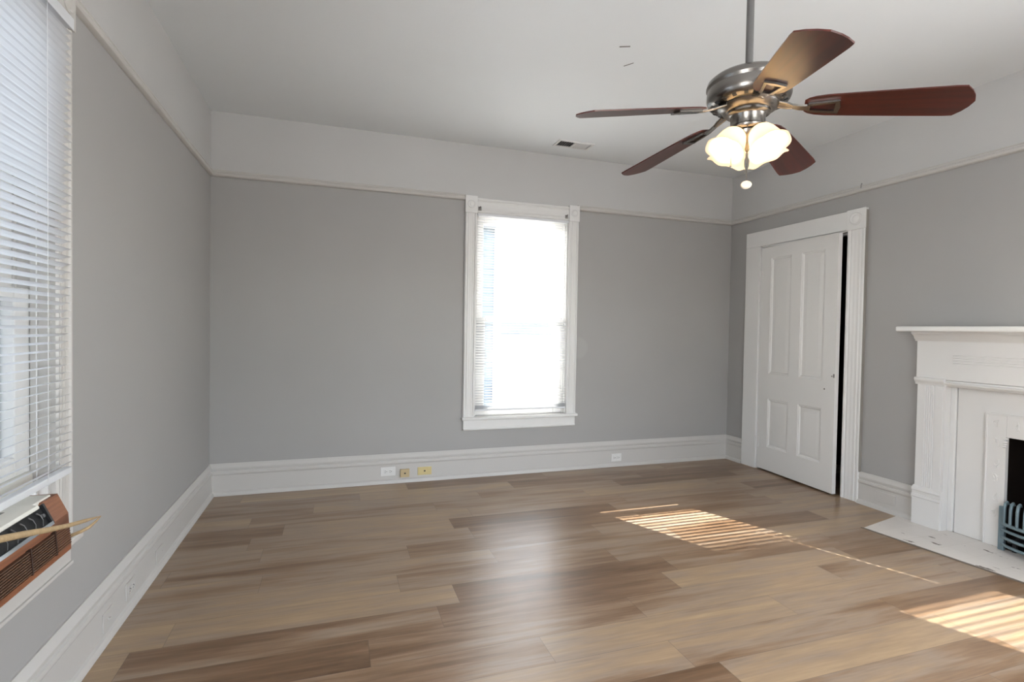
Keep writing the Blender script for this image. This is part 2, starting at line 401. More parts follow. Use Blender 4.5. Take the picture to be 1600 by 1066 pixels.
# baseboards
BASE = [(0, 0), (.038, 0), (.037, .012), (.030, .026), (.020, .032), (.019, .155), (.024, .162), (.026, .172), (.023, .183), (.015, .188),
        (.015, .194), (.020, .198), (.021, .210), (.015, .222), (.009, .232), (.006, .242), (0, .242)]
RAIL = [(0, 2.415), (.010, 2.415), (.022, 2.421), (.027, 2.430), (.024, 2.440), (.014, 2.447), (.012, 2.455), (.017, 2.460), (.015, 2.466), (0, 2.468)]
def run(name, prof, wall, segs):
    b = MB()
    for a0, a1 in segs:
        if wall == 'left': b.prism(prof, a0, a1, lambda p, q, t: (p, t, q))
        if wall == 'back': b.prism(prof, a0, a1, lambda p, q, t: (t, -p, q))
        if wall == 'right': b.prism(prof, a0, a1, lambda p, q, t: (W-p, t, q))
        if wall == 'front': b.prism(prof, a0, a1, lambda p, q, t: (t, YN+p, q))
    return struct(b.build(name, M_base, smooth=True, angle=28))
CAS_L, CAS_R = -0.245, -1.49       # outer edges of the door casing
run('baseboard_left', BASE, 'left', [(YN, 0)])
run('baseboard_back', BASE, 'back', [(0, W)])
run('baseboard_right', BASE, 'right', [(CAS_L, 0), (-1.93, CAS_R), (YN, -3.32)])
run('trim_1', RAIL, 'left', [(YN, LY0-0.11), (LY1+0.11, 0)])
run('trim_2', RAIL, 'back', [(0, BX0-0.10), (BX1+0.095, W)])
run('trim_3', RAIL, 'right', [(YN, 0)])

# ------------------------------------------------------------------ windows
def rosette(cx, cy, cz, axis, r=0.036):
    b = MB()
    if axis == 'y': m = Matrix.Translation((cx, cy, cz)) @ Matrix.Rotation(PI/2, 4, 'X')
    elif axis == '+x': m = Matrix.Translation((cx, cy, cz)) @ Matrix.Rotation(PI/2, 4, 'Y')
    else: m = Matrix.Translation((cx, cy, cz)) @ Matrix.Rotation(-PI/2, 4, 'Y')
    b.lathe([(r, 0), (r, .004), (r*.86, .007), (r*.72, .003), (r*.6, .002), (r*.5, .005), (r*.3, .007), (0.001, .0075)], m, 28)
    return b
def casing_profile(w, d):     # across the width: beads and flutes
    return [(0, 0), (0, d*.75), (w*.06, d), (w*.14, d), (w*.18, d*.72), (w*.22, d*.72), (w*.27, d*.9), (w*.40, d*.82), (w*.5, d*.86),
            (w*.60, d*.82), (w*.73, d*.9), (w*.78, d*.72), (w*.82, d*.72), (w*.86, d), (w*.94, d), (w, d*.75), (w, 0)]

def window(M_white, name, base, T, u0, u1, z0, z1, cw0, cw1, label, stool_z, casz, lower_bottom):
    """T(u, d, z): u runs along the wall, d = distance out of the wall into the room"""
    root = struct(empty(name, base), label, 'window')
    def bx(b, ua, ub, da, db, za, zb, bev=0.0):
        p, q = T(ua, da, za), T(ub, db, zb); b.box(p[0], q[0], p[1], q[1], p[2], q[2], bev); return b
    d = .026
    for (ua, wd) in ((u0-cw0, cw0), (u1, cw1)):
        b = MB(); b.prism(casing_profile(wd, d), stool_z, z1, lambda p, q, t: T(ua+p, q, t)); b.build('casing', M_white, root)
        cb = MB(); bx(cb, ua-.003, ua+wd+.003, 0, d+.008, z1-.004, casz, .003); k = cb.build('corner_block', M_white, root)
        c = T(ua+wd/2, d+.008, (z1+casz)/2)
        ax = 'y' if abs(T(0, 1, 0)[1] - T(0, 0, 0)[1]) > .5 else '+x'
        rosette(*c, ax).build('rosette', M_white, k, smooth=True)
    b = MB(); b.prism([(p, q) for p, q in casing_profile(casz-z1-.012, d)], u0, u1, lambda p, q, t: T(t, q, z1+p)); b.build('head_casing', M_white, root)
    # jamb liner, parting stops
    b = MB(); e = .012
    bx(b, u0, u0+e, -TW, .004, z0, z1); bx(b, u1-e, u1, -TW, .004, z0, z1); bx(b, u0, u1, -TW, .004, z1-e, z1)
    for s in (0, 1):
        ua = u0+e if s == 0 else u1-e-.012
        bx(b, ua, ua+.012, -.040, -.022, z0, z1-e, .002); bx(b, ua, ua+.012, -.084, -.078, z0, z1-e)
        bx(b, ua, ua+.016, -.150, -.120, z0, z1-e)
    bx(b, u0+e, u1-e, -.150, -.120, z1-.03, z1-e)
    b.build('jamb', M_white, root)
    b = MB(); bx(b, u0-cw0-.012, u1+cw1+.012, -.045, .052, stool_z-.026, stool_z, .006); b.build('stool', M_white, root)
    b = MB(); bx(b, u0, u1, -TW-.05, -.04, stool_z-.03, stool_z-.012, .003); b.build('outer_sill', M_white, root)
    b = MB(); bx(b, u0-cw0+.004, u1+cw1-.004, 0, .020, stool_z-.118, stool_z-.026, .003)
    bx(b, u0-cw0+.004, u1+cw1-.004, 0, .028, stool_z-.112, stool_z-.100, .003); b.build('apron', M_white, root)
    # sashes
    zm = 1.385
    for nm, da, db, za, zb in (('lower_sash', -.078, -.042, lower_bottom, zm+.022), ('upper_sash', -.120, -.086, zm-.020, z1-e)):
        st = .092 if nm == 'lower_sash' else .078
        ua, ub = u0+e, u1-e; b = MB()
        bot = .062 if nm == 'lower_sash' else .036; top = .036 if nm == 'lower_sash' else .06
        bx(b, ua, ua+st, da, db, za, zb, .004); bx(b, ub-st, ub, da, db, za, zb, .004)
        bx(b, ua+st, ub-st, da, db, za, za+bot, .004); bx(b, ua+st, ub-st, da, db, zb-top, zb, .004)
        s = b.build(nm, M_white2, root)
        g = MB(); bx(g, ua+st-.006, ub-st+.006, da+.004, da+.008, za+bot-.006, zb-top+.006); g.build('pane', M_glass, s)
    return root
TB = lambda u, d, z: (u, -d, z)
TL = lambda u, d, z: (d, u, z)
window(M_white, 'window_1', (2.496, 0, 0.42), TB, BX0, BX1, BZ0, BZ1, .102, .098,
       'tall white sash window in the back wall, blown out by daylight behind its blind', .530, 2.455, .533)
window(M_base, 'window_2', (0, -2.80, 0.45), TL, LY0, LY1, LZ0, LZ1, .110, .110,
       'white sash window at the left edge above the air conditioner', .560, 2.455, .815)

def blind(M_blind, label, T, base, u0, u1, ztop, zbot, dc, width, pitch, tilt, ladders, slot):
    root = thing('window_blind', base, label, 'blind', 'horizontal window blinds')
    def bx(b, ua, ub, da, db, za, zb, bev=0.0):
        p, q = T(ua, da, za), T(ub, db, zb); b.box(p[0], q[0], p[1], q[1], p[2], q[2], bev); return b
    h = width/2
    b = MB(); hh = .034 if width > .03 else .014
    bx(b, u0, u1, dc-.016, dc+.016, ztop-hh, ztop-.002, .002); b.build('headrail', M_blind, root)
    b = MB(); bx(b, u0-.002, u1+.002, dc+.017, dc+.020, ztop-hh-.004, ztop, .001); b.build('valance', M_blind, root)
    b = MB(); bx(b, u0, u1, dc-.013, dc+.013, zbot, zbot+.016 if width < .03 else zbot+.022, .003); b.build('bottom_rail', M_blind, root)
    b = MB(); bm = b.bm
    zl = [zbot+.020+.0052*k for k in range(6)] if width < .03 else []
    z = zbot+.062 if zl else zbot+.034
    while z < ztop-(.05 if width > .03 else .02): zl.append(z); z += pitch
    for z in zl:
        a = tilt(z) if z > zbot+.055 or width > .03 else 0.0; ca, sa = math.cos(a), math.sin(a)
        sec = [-1, -.42, .42, 1]
        def row(u): return [bm.verts.new(T(u, dc + s*h*ca - .0, z + s*h*sa + .0022*(1-s*s))) for s in sec]
        us = [u0]
        for l in ladders: us += [l-slot/2, l+slot/2]
        us += [u1]
        rows = [row(u) for u in us]
        for i in range(len(rows)-1):
            hole = i % 2 == 1 and ladders[i//2] == 2.757
            for k in range(3):
                if hole and k == 1: continue
                bm.faces.new((rows[i][k], rows[i][k+1], rows[i+1][k+1], rows[i+1][k]))
    sl = b.build('slats', M_blind, root)
    for l in ladders:
        b = MB()
        for s in (-1, 1):
            b.cyl(T(l, dc+s*h*.96, zbot+.01), T(l, dc+s*h*.96, ztop-.03), .0007, 6)
        b.build('ladder_cord', M_cord, root)
    return root
def tilt_back(z):
    pts = [(.55, -7), (.76, -3), (.88, 8), (.96, 22), (1.00, 27), (1.34, 27), (1.40, 2), (2.4, 0)]
    for (a, va), (c, vc) in zip(pts, pts[1:]):
        if z <= c: return math.radians(va + (vc-va)*(z-a)/(c-a))
    return math.radians(8)
blind(M_blind2, 'white mini blind lowered over the bright window in the back wall', TB, (2.5, -.005, .575), BX0+.008, BX1-.006, BZ1-.002, .580, .006, .026, .0235,
      tilt_back, (2.245, 2.757), .011)
blind(M_blind, 'white horizontal blind at the left edge, hanging above the air conditioner', TL, (.045, -2.80, .79), LY0+.01, LY1+.016, BZ1-.002, .792, .045, .0305, .0255,
      lambda z: math.radians(19), (-3.12, -2.80, -2.505), .004)

for nm, x, z, lab in (('a', 2.082, 2.352, 'small tarnished curtain bracket at the left end of the window head'), ('b', 2.905, 2.350, 'small tarnished curtain bracket at the right end of the window head')):
    r = thing('curtain_bracket', (x, -.026, z), lab, 'bracket', 'curtain brackets on the window head')
    b = MB(); b.box(x-.014, x+.014, -.030, -.026, z-.020, z+.012, .001); b.build('plate', M_bracket, r)
    b = MB(); b.tube([(x, -.028, z), (x, -.045, z+.002), (x, -.052, z+.012)], .0045, 8); b.build('hook', M_bracket, r, smooth=True)

# ------------------------------------------------------------------ closet door
b = MB(); d = .026
b.box(W-d, W, DY1, CAS_L, 0, DZ, .004)
struct_c = b.build('trim_4', M_white); struct(struct_c, 'white door casing with a round rosette in its upper corner', 'door casing')
b = MB(); b.prism(casing_profile(DY0-CAS_R, d), 0, DZ, lambda p, q, t: (W-q, CAS_R+p, t)); b.build('casing', M_white, struct_c)
b = MB(); b.box(W-d+.001, W, CAS_R-.004, CAS_R+.0005, .24, 2.27); b.build('casing_shade_strip', simple('shaded_edge_tone', (0.27, 0.25, 0.225), 0.6), struct_c)  # shade on the casing's side, put into this strip's colour
b = MB(); b.box(W-d, W, DY0-.01, CAS_L, DZ, 2.283, .004); b.build('head_casing', M_white, struct_c)
b = MB(); b.box(W-d-.008, W, CAS_R-.003, DY0+.0, DZ-.008, 2.288, .003); kb = b.build('corner_block', M_white, struct_c)
rosette(W-d-.008, (CAS_R+DY0)/2, 2.212, '-x', .05).build('rosette', M_white, kb, smooth=True)
b = MB(); e = .012
b.box(W-.004, W+TW, DY0, DY0+e, 0, DZ); b.box(W-.004, W+TW, DY1-e, DY1, 0, DZ); b.box(W-.004, W+TW, DY0, DY1, DZ-e, DZ)
b.box(W+.045, W+.058, DY0+e, DY0+e+.012, 0, DZ); b.box(W+.045, W+.058, DY1-e-.012, DY1-e, 0, DZ); b.box(W+.045, W+.058, DY0, DY1, DZ-e-.012, DZ-e)
b.build('jamb', M_white, struct_c)

door = struct(empty('door_1', (W-.012, DY1-.014, 0)), 'white four panel closet door standing slightly ajar', 'door')
def door_leaf():
    LW, LH, z0, t = .872, 2.118, .016, .036
    # local: along -y from the hinge, thickness +x (room face at x = 0)
    st, mul = .125, .115; pw = (LW-2*st-mul)/2
    cols = [(st, st+pw), (st+pw+mul, st+2*pw+mul)]; rows = [(.235, .690), (.925, 2.010)]
    b = MB()
    ys = [0, cols[0][0], cols[0][1], cols[1][0], cols[1][1], LW]; zs = [z0, rows[0][0], rows[0][1], rows[1][0], rows[1][1], LH]
    bm = b.bm
    for i in range(5):
        for j in range(5):
            if i in (1, 3) and j in (1, 3): continue
            for x in (0, t):
                bm.faces.new([bm.verts.new((x, -yy, zz)) for yy, zz in ((ys[i], zs[j]), (ys[i+1], zs[j]), (ys[i+1], zs[j+1]), (ys[i], zs[j+1]))])
    for (c, dd) in (((0, LW), None),):
        for p, q in (((0, z0), (LW, z0)), ((LW, z0), (LW, LH)), ((LW, LH), (0, LH)), ((0, LH), (0, z0))):
            bm.faces.new([bm.verts.new(v) for v in ((0, -p[0], p[1]), (0, -q[0], q[1]), (t, -q[0], q[1]), (t, -p[0], p[1]))])
    bmesh.ops.remove_doubles(bm, verts=bm.verts[:], dist=1e-5)
    lf = b.build('leaf', M_white2, door, offset=(0, 0, 0))
    for c in cols:
        for r in rows:
            p = MB(); pm = p.bm
            # sloping sticking down to a flat recessed field, both faces
            for x, s in ((0, 1), (t, -1)):
                ring = []
                for ins, dep in ((0, 0), (.006, .004), (.012, .004), (.022, .012), (.060, .009)):
                    a0, a1, c0, c1 = c[0]+ins, c[1]-ins, r[0]+ins, r[1]-ins
                    ring.append([pm.verts.new((x+s*dep, -yy, zz)) for yy, zz in ((a0, c0), (a1, c0), (a1, c1), (a0, c1))])
                for A, B in zip(ring, ring[1:]):
                    for k in range(4): pm.faces.new((A[k], A[(k+1) % 4], B[(k+1) % 4], B[k]))
                pm.faces.new(ring[-1])
            p.build('door_panel', M_white2, lf, offset=(0, 0, 0))
    for z in (.262, 1.854):
        h = MB(); h.tube([(-.006, .005, z-.05), (-.006, .005, z+.05)], .007, 10); h.box(-.004, .0, -.020, .004, z-.048, z+.048)
        h.build('hinge', M_white2, door, offset=(0, 0, 0))
    k = MB(); k.tube([(-.001, -LW+.030, .965), (-.0005+.004, -LW+.030, .965)], .006, 12); k.box(-.003, .001, -LW+.004, -LW+.016, .955, .985); k.build('latch', M_bracket, door, offset=(0, 0, 0))
    k = MB(); k.tube([(-.002, -LW+.10, .855), (.002, -LW+.10, .855)], .006, 12); k.build('keyhole', M_slot, door, offset=(0, 0, 0))
door_leaf()
door.rotation_euler = (0, 0, -math.radians(4.3))

# ------------------------------------------------------------------ fireplace
MX = 4.734                      # front of the pilasters
Y0, Y1 = -1.925, -3.315         # outer edges of the mantel
mantel = thing('fireplace_mantel', (4.76, -2.62, 0), 'white painted wooden fireplace mantel with fluted pilasters and a deep shelf', 'mantel')
b = MB(); b.box(4.585, W, Y0+.060, Y1-.060, 1.332, 1.366, .007); b.build('mantel_shelf', M_white, mantel)
bed = [(0, 1.268), (.006, 1.268), (.010, 1.278), (.020, 1.286), (.026, 1.300), (.040, 1.312), (.050, 1.318), (.052, 1.334), (0, 1.334)]
b = MB(); b.prism(bed, Y0+.020, Y1-.020, lambda p, q, t: (MX-p, t, q)); b.box(MX, W, Y0+.020, Y1-.020, 1.268, 1.334); b.build('bed_moulding', M_white, mantel, smooth=True)
fr = MB(); fr.box(MX, W, Y0+.012, Y1-.012, 1.012, 1.276, .003); fz = fr.build('frieze_board', M_white, mantel)
b = MB()
for k in range(4):
    z = 1.128+k*.0165
    b.tube([(MX-.001, Y0-.215, z), (MX-.001, Y1+.215, z)], .0030, 8)
b.build('reeding', M_white, fz, smooth=True)
for ya, yb in ((Y0, Y0-.160), (Y1+.160, Y1)):
    # pilaster shaft with flutes cut into its face
    wd = abs(yb-ya); prof = [(0, .055), (0, 0), (wd*.27, 0)]
    n = 5; f0, f1 = wd*.30, wd*.72; fw = (f1-f0)/n
    for i in range(n):
        a = f0+i*fw
        for t in (.12, .3, .5, .7, .88): prof.append((a+fw*t, .006*math.sin(PI*(t-.12)/.76) if .12 < t < .88 else 0.0))
    prof += [(wd*.76, 0), (wd, 0), (wd, .055)]
    b = MB(); yy = max(ya, yb); b.prism(prof, .250, .985, lambda p, q, t: (MX+q, yy-p, t)); pl = b.build('pilaster', M_white, mantel)
    b = MB(); y_hi, y_lo = max(ya, yb), min(ya, yb)
    capp = [(0, .970), (-.004, .972), (-.006, .984), (-.014, .992), (-.018, 1.004), (-.018, 1.016), (-.008, 1.020), (.035, 1.020), (.035, .970)]
    b.prism(capp, y_lo-.014, y_hi+.014, lambda p, q, t: (MX+p, t, q)); b.build('capital', M_white, pl, smooth=True)
    b = MB(); b.box(MX-.016, W, y_lo-.014, y_hi+.006, 0.0048, .185, .003)
    bs = [(.0, .185), (-.016, .185), (-.021, .196), (-.019, .210), (-.012, .214), (-.014, .232), (-.020, .240), (-.018, .252), (-.006, .262), (0, .268), (.03, .268), (.03, .185)]
    b.prism(bs, y_lo-.016, y_hi+.008, lambda p, q, t: (MX+p, t, q)); b.build('plinth', M_white, pl)
XI = 4.805                      # recessed inner panel plane
b = MB()
# inner returns, header moulding and stiles
for y_hi, y_lo in ((Y0-.159, Y0-.1765), (Y1+.1765, Y1+.159)): b.box(MX+.004, XI+.05, y_lo, y_hi, .0048, 1.0)
b.box(MX+.004, XI+.05, Y0-.16, Y1+.16, .985, 1.010)
hd = [(.006, 1.0), (-.002, 1.0), (-.010, .994), (-.006, .984), (.008, .978), (.016, .970), (.05, .966), (.05, 1.0)]
b.prism(hd, Y1+.16, Y0-.16, lambda p, q, t: (MX+p, t, q))
for y_hi, y_lo in ((Y0-.175, Y0-.208), (Y1+.208, Y1+.175)): b.box(XI-.016, XI+.02, y_lo, y_hi, .0048, .985, .006)
b.build('inner_moulding', M_white, mantel)
b = MB(); IY0, IY1, IZ = -2.312, -2.928, .822
b.box(XI, XI+.025, IY0, Y0-.212, .0048, .975); b.box(XI, XI+.025, Y1+.212, IY1, .0048, .975); b.box(XI, XI+.025, IY0, IY1, IZ, .975)
b.build('slip_panel', M_white2, mantel)
# cast iron surround with raised scroll work
sur = thing('fireplace_surround', (4.80, -2.62, 0), 'white painted cast iron fireplace surround with raised leaf scrolls', 'fireplace surround')
OY0, OY1, OZ = -2.412, -2.828, .690
b = MB(); XS = 4.792
b.box(XS, XS+.03, OY0, IY0-.001, .0048, IZ-.001, .003); b.box(XS, XS+.03, IY1+.001, OY1, .0048, IZ-.001, .003); b.box(XS, XS+.03, OY1, OY0, OZ, IZ-.001, .003)
# raised outer border and inner lip
for y, s in ((IY0, 1), (IY1, -1)): b.box(XS-.006, XS+.002, y+.006*s, y-.004*s, .0048, IZ+.008, .002)
b.box(XS-.006, XS+.002, IY1, IY0, IZ-.003, IZ+.008, .002)
b.build('frame', M_white2, sur)
def scroll(cy, cz, s, flip, k):
    b = MB(); pts = []
    for i in range(15):
        t = i/14; a = t*4.4+k; r = s*(1-t*.75)
        pts.append((XS-.0015, cy+flip*r*math.cos(a)*.55, cz+r*math.sin(a)))
    b.tube(pts, [.0040*(1-.5*i/14) for i in range(15)], 6)
    for q in (0, 1):
        a = k+q*1.6; p0 = Vector((XS-.001, cy, cz)); dv = Vector((0, flip*math.cos(a)*.6, math.sin(a)))
        b.tube([p0+dv*s*.2, p0+dv*s*.8, p0+dv*s*1.25], [.002, .0055, .001], 6, .6)
    return b
for z, k in ((.20, .3), (.31, 2.2), (.42, .9), (.53, 2.7), (.64, 1.4)):
    for y, fl in ((-2.362, 1), (-2.878, -1)): scroll(y, z, .034, fl, k).build('scroll_relief', M_white2, sur, smooth=True)
for y, k in ((-2.36, .5), (-2.46, 2.0), (-2.56, 1.0), (-2.68, 2.6), (-2.78, .7), (-2.88, 1.9)): scroll(y, .757, .034, 1, k).build('scroll_relief', M_white2, sur, smooth=True)
for y, fl in ((OY0, 1), (OY1, -1)):
    b = MB()
    for i, dz in enumerate((0, -.018, -.034, -.047)): b.tube([(XS-.004, y+fl*.010, OZ-.012+dz), (XS-.006, y-fl*(.014-.002*i), OZ-.006+dz*1.05)], [.007, .004], 8)
    b.build('corner_shell', M_white2, sur, smooth=True)
# firebox
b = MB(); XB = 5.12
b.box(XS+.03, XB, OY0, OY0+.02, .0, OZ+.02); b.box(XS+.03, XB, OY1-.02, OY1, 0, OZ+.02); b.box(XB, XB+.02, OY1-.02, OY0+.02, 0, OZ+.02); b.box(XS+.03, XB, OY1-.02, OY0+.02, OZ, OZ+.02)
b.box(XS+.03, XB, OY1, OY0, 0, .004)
struct(b.build('wall_firebox', M_soot_dark))
# chimney mass behind the panel, closing the recess
b = MB(); b.box(W+.04, W+.055, IY0, FY1+.03, 0, 1.0); b.box(W+.04, W+.055, FY0-.03, IY1, 0, 1.0); b.box(W+.045, W+.055, IY1, IY0, IZ, 1.0)
struct(b.build('wall_chimney', M_soot_dark))
# grate basket
gr = thing('fire_basket', (4.74, -2.62, 0), 'blue grey iron fire basket with upright fingers standing in the fireplace opening', 'fire grate')
def bow(t):     # plan of the bowed front, t 0..1 from left to right
    y = OY0-.008 + t*((OY1+.008)-(OY0-.008)); x = XS-.022 - .065*math.sin(PI*t)**.6
    return x, y
for z in (.045, .090, .135):
    b = MB(); b.tube([(*bow(i/20), z) for i in range(21)], .0095, 8); b.build('rail', M_bluegrey, gr, smooth=True)
b = MB(); b.tube([(*bow(i/20), .172) for i in range(21)], .011, 8); b.build('rail', M_bluegrey, gr, smooth=True)
for i in range(10):
    t = (i+.5)/10; x, y = bow(t); top = .292 + .020*math.sin(PI*t)
    b = MB(); b.tube([(x, y, .165), (x, y, .22), (x+.002, y, .27), (x+.010, y, top), (x+.024, y, top+.008), (x+.036, y, top-.006)], [.0085, .0085, .009, .009, .008, .006], 8); b.build('finger', M_bluegrey, gr, smooth=True)
for t in (0, 1):
    x, y = bow(t); b = MB(); b.box(x-.012, x+.012, y-.016, y+.016, .004, .272, .005); b.build('end_post', M_bluegrey, gr)
b = MB()
for i in range(7):
    y = OY0-.05+i*((OY1+.05)-(OY0-.05))/6; b.box(4.76, 5.04, y-.010, y+.010, .062, .078)
for x in (4.80, 5.02):
    for y in (OY0-.06, OY1+.06): b.box(x-.01, x+.01, y-.01, y+.01, .004, .062)
b.build('grate_floor', M_dark, gr)
# hearth
b = MB()
hp = [(4.287, -1.908), (4.748, -1.800), (4.748, -1.906), (4.80, -1.906), (4.80, -3.335), (4.435, -3.335)]
hp = [(4.287, -1.908), (4.738, -1.805), (4.80, -1.93), (4.80, -3.335), (4.435, -3.335)]
b.prism(hp, .0, .0045, lambda p, q, t: (p, q, t))
tag(b.build('hearth', M_hearth, offset=(4.5, -2.6, 0)), 'white painted tile hearth with chips in the paint, in front of the fireplace', 'hearth')
b = MB(); b.prism([(4.276, -1.895), (4.287, -1.908), (4.435, -3.335), (4.423, -3.335)], .0, .006, lambda p, q, t: (p, q, t))
struct(b.build('trim_5', simple('floor_edge_strip', (0.17, 0.14, 0.115), 0.45)))

# ------------------------------------------------------------------ ceiling fan
FX, FYY = 2.362, -2.880
fan = thing('ceiling_fan', (FX, FYY, ZC), 'five blade mahogany ceiling fan with nickel motor and lit frosted glass shades', 'ceiling fan')
T0 = Matrix.Translation((FX, FYY, 0))
b = MB(); b.lathe([(.010, 2.80), (.030, 2.80), (.050, 2.825), (.064, 2.87), (.067, ZC), (.010, ZC)], T0, 32); b.build('canopy', M_nickel, fan, smooth=True)
b = MB(); b.lathe([(.0135, 2.24), (.0135, 2.82)], T0, 20); b.build('downrod', M_rod, fan, smooth=True)
b = MB(); b.lathe([(.020, 2.275), (.055, 2.270), (.100, 2.264), (.132, 2.255), (.146, 2.243), (.150, 2.230), (.150, 2.224), (.145, 2.219), (.145, 2.214), (.148, 2.202),
                   (.148, 2.182), (.143, 2.168), (.132, 2.158), (.120, 2.153), (.108, 2.150), (.020, 2.150)], T0, 56)
mh = b.build('motor_housing', M_nickel, fan, smooth=True)
b = MB(); b.lathe([(.05, 2.152), (.106, 2.152), (.108, 2.148), (.100, 2.138), (.086, 2.130), (.078, 2.128), (.05, 2.128)], T0, 48); fl = b.build('flywheel', M_nickel, mh, smooth=True)
for k in range(20):
    a = 2*PI*(k+.5)/20
    m = T0 @ Matrix.Rotation(a, 4, 'Z') @ Matrix.Translation((.127, 0, 2.1555)) @ Matrix.Rotation(math.radians(-20), 4, 'Y')
    b = MB(); b.box(-.007, .007, -.007, .007, -.0012, .0012, .0004, mat=m, seg=1); b.build('vent_slot', M_dark, mh)
PH = -0.766; DROOP = math.atan2(.065, .5); PITCH = math.radians(13)
def blade_mesh():
    b = MB(); bm = b.bm
    outline = []
    r0, r1 = .186, .673
    up = [(0, .030), (.012, .042), (.035, .052), (.07, .0585), (.15, .064), (.30, .0725), (.42, .0785), (.448, .0775)]
    tip = [(.467, .054), (.480, .030), (.488, 0.0)]
    up_side = up + [(.458, .062)] + tip[:1]
    L_ = [(x, y) for x, y in up] + tip
    pts = L_ + [(x, -y) for x, y in reversed(L_[:-1])]
    t = .0045
    lo = [bm.verts.new((r0+x, y, -t/2)) for x, y in pts]; hi = [bm.verts.new((r0+x, y, t/2)) for x, y in pts]
    n = len(pts)
    bm.faces.new(lo[::-1]); bm.faces.new(hi)
    for i in range(n): bm.faces.new((lo[i], lo[(i+1) % n], hi[(i+1) % n], hi[i]))
    return b
def blade_matrix(k):
    a = PH + 2*PI/5*k
    # root of the blade axis at r = .17, z = 2.125; drooping outward, pitched about its axis
    return Matrix.Rotation(a, 4, 'Z') @ Matrix.Translation((.17, 0, 2.1265-ZC)) @ Matrix.Rotation(DROOP, 4, 'Y') @ Matrix.Rotation(-PITCH, 4, 'X') @ Matrix.Translation((-.17, 0, 0))
def iron_mesh():
    b = MB()
    # trapezoid frame under the blade
    za, zb = -.011, -.003
    def quad(pts, z0=za, z1=zb): b.prism(pts, z0, z1, lambda p, q, t: (p, q, t))
    def strip(p, q, w0, w1):
        p = Vector((*p, 0)); q = Vector((*q, 0)); d_ = (q-p).normalized(); n_ = Vector((-d_.y, d_.x, 0))
        quad([tuple((p+n_*w0).xy), tuple((p-n_*w0).xy), tuple((q-n_*w1).xy), tuple((q+n_*w1).xy)])
    i0, i1, w0, w1 = .200, .288, .017, .030
    strip((i0, -w0), (i0, w0), .005, .005); strip((i0, w0), (i1, w1), .005, .005); strip((i0, -w0), (i1, -w1), .005, .005)
    quad([(i1-.006, -w1-.005), (i1+.006, -w1-.006), (i1+.012, 0), (i1+.006, w1+.006), (i1-.006, w1+.005)])
    return b
def arm_mesh():
    b = MB()
    b.sweep([(-.012, -.004), (.012, -.004), (.014, .002), (-.014, .002)], [(.085, .012, .7), (.115, .009, .8), (.145, .000, .9), (.17, -.006, 1.0), (.203, -.0075, 1.15)],
            lambda p, q, s: (s[0], p*s[2], s[1]+q))
    for y in (-.016, .016): b.tube([(.100, y, .010), (.128, y*.9, .004), (.150, y*.4, -.002)], .005, 8)
    return b
bl0 = ir0 = ar0 = None
for k in range(5):
    if k == 0:
        bl = blade_mesh().build('blade', M_blade, fan, offset=(0, 0, 0)); ir = iron_mesh().build('blade_iron', M_nickel, bl, offset=(0, 0, 0)); ar = arm_mesh().build('blade_arm', M_nickel, bl, offset=(0, 0, 0), smooth=True)
        bl0, ir0, ar0 = bl, ir, ar
    else:
        bl = bl0.copy(); C.objects.link(bl); bl.parent = fan
        for src in (ir0, ar0):
            c = src.copy(); C.objects.link(c); c.parent = bl
    bl.matrix_local = blade_matrix(k)
b = MB(); b.lathe([(.02, 2.130), (.078, 2.130), (.078, 2.126), (.078, 2.120), (.064, 2.116), (.061, 2.112), (.061, 2.078), (.066, 2.074), (.066, 2.066), (.056, 2.056), (.020, 2.050)], T0, 40)
b.build('switch_housing', M_nickel, fan, smooth=True)
b = MB(); b.lathe([(.02, 2.052), (.058, 2.052), (.056, 2.040), (.045, 2.026), (.030, 2.016), (.016, 2.010), (.010, 1.995), (.006, 1.985), (.002, 1.982)], T0, 36)
lk = b.build('light_fitter', M_nickel, fan, smooth=True)
def ruffle(r, z, k, amp):
    return r
VIEW = math.atan2(-4.5+2.88, .9-2.362)
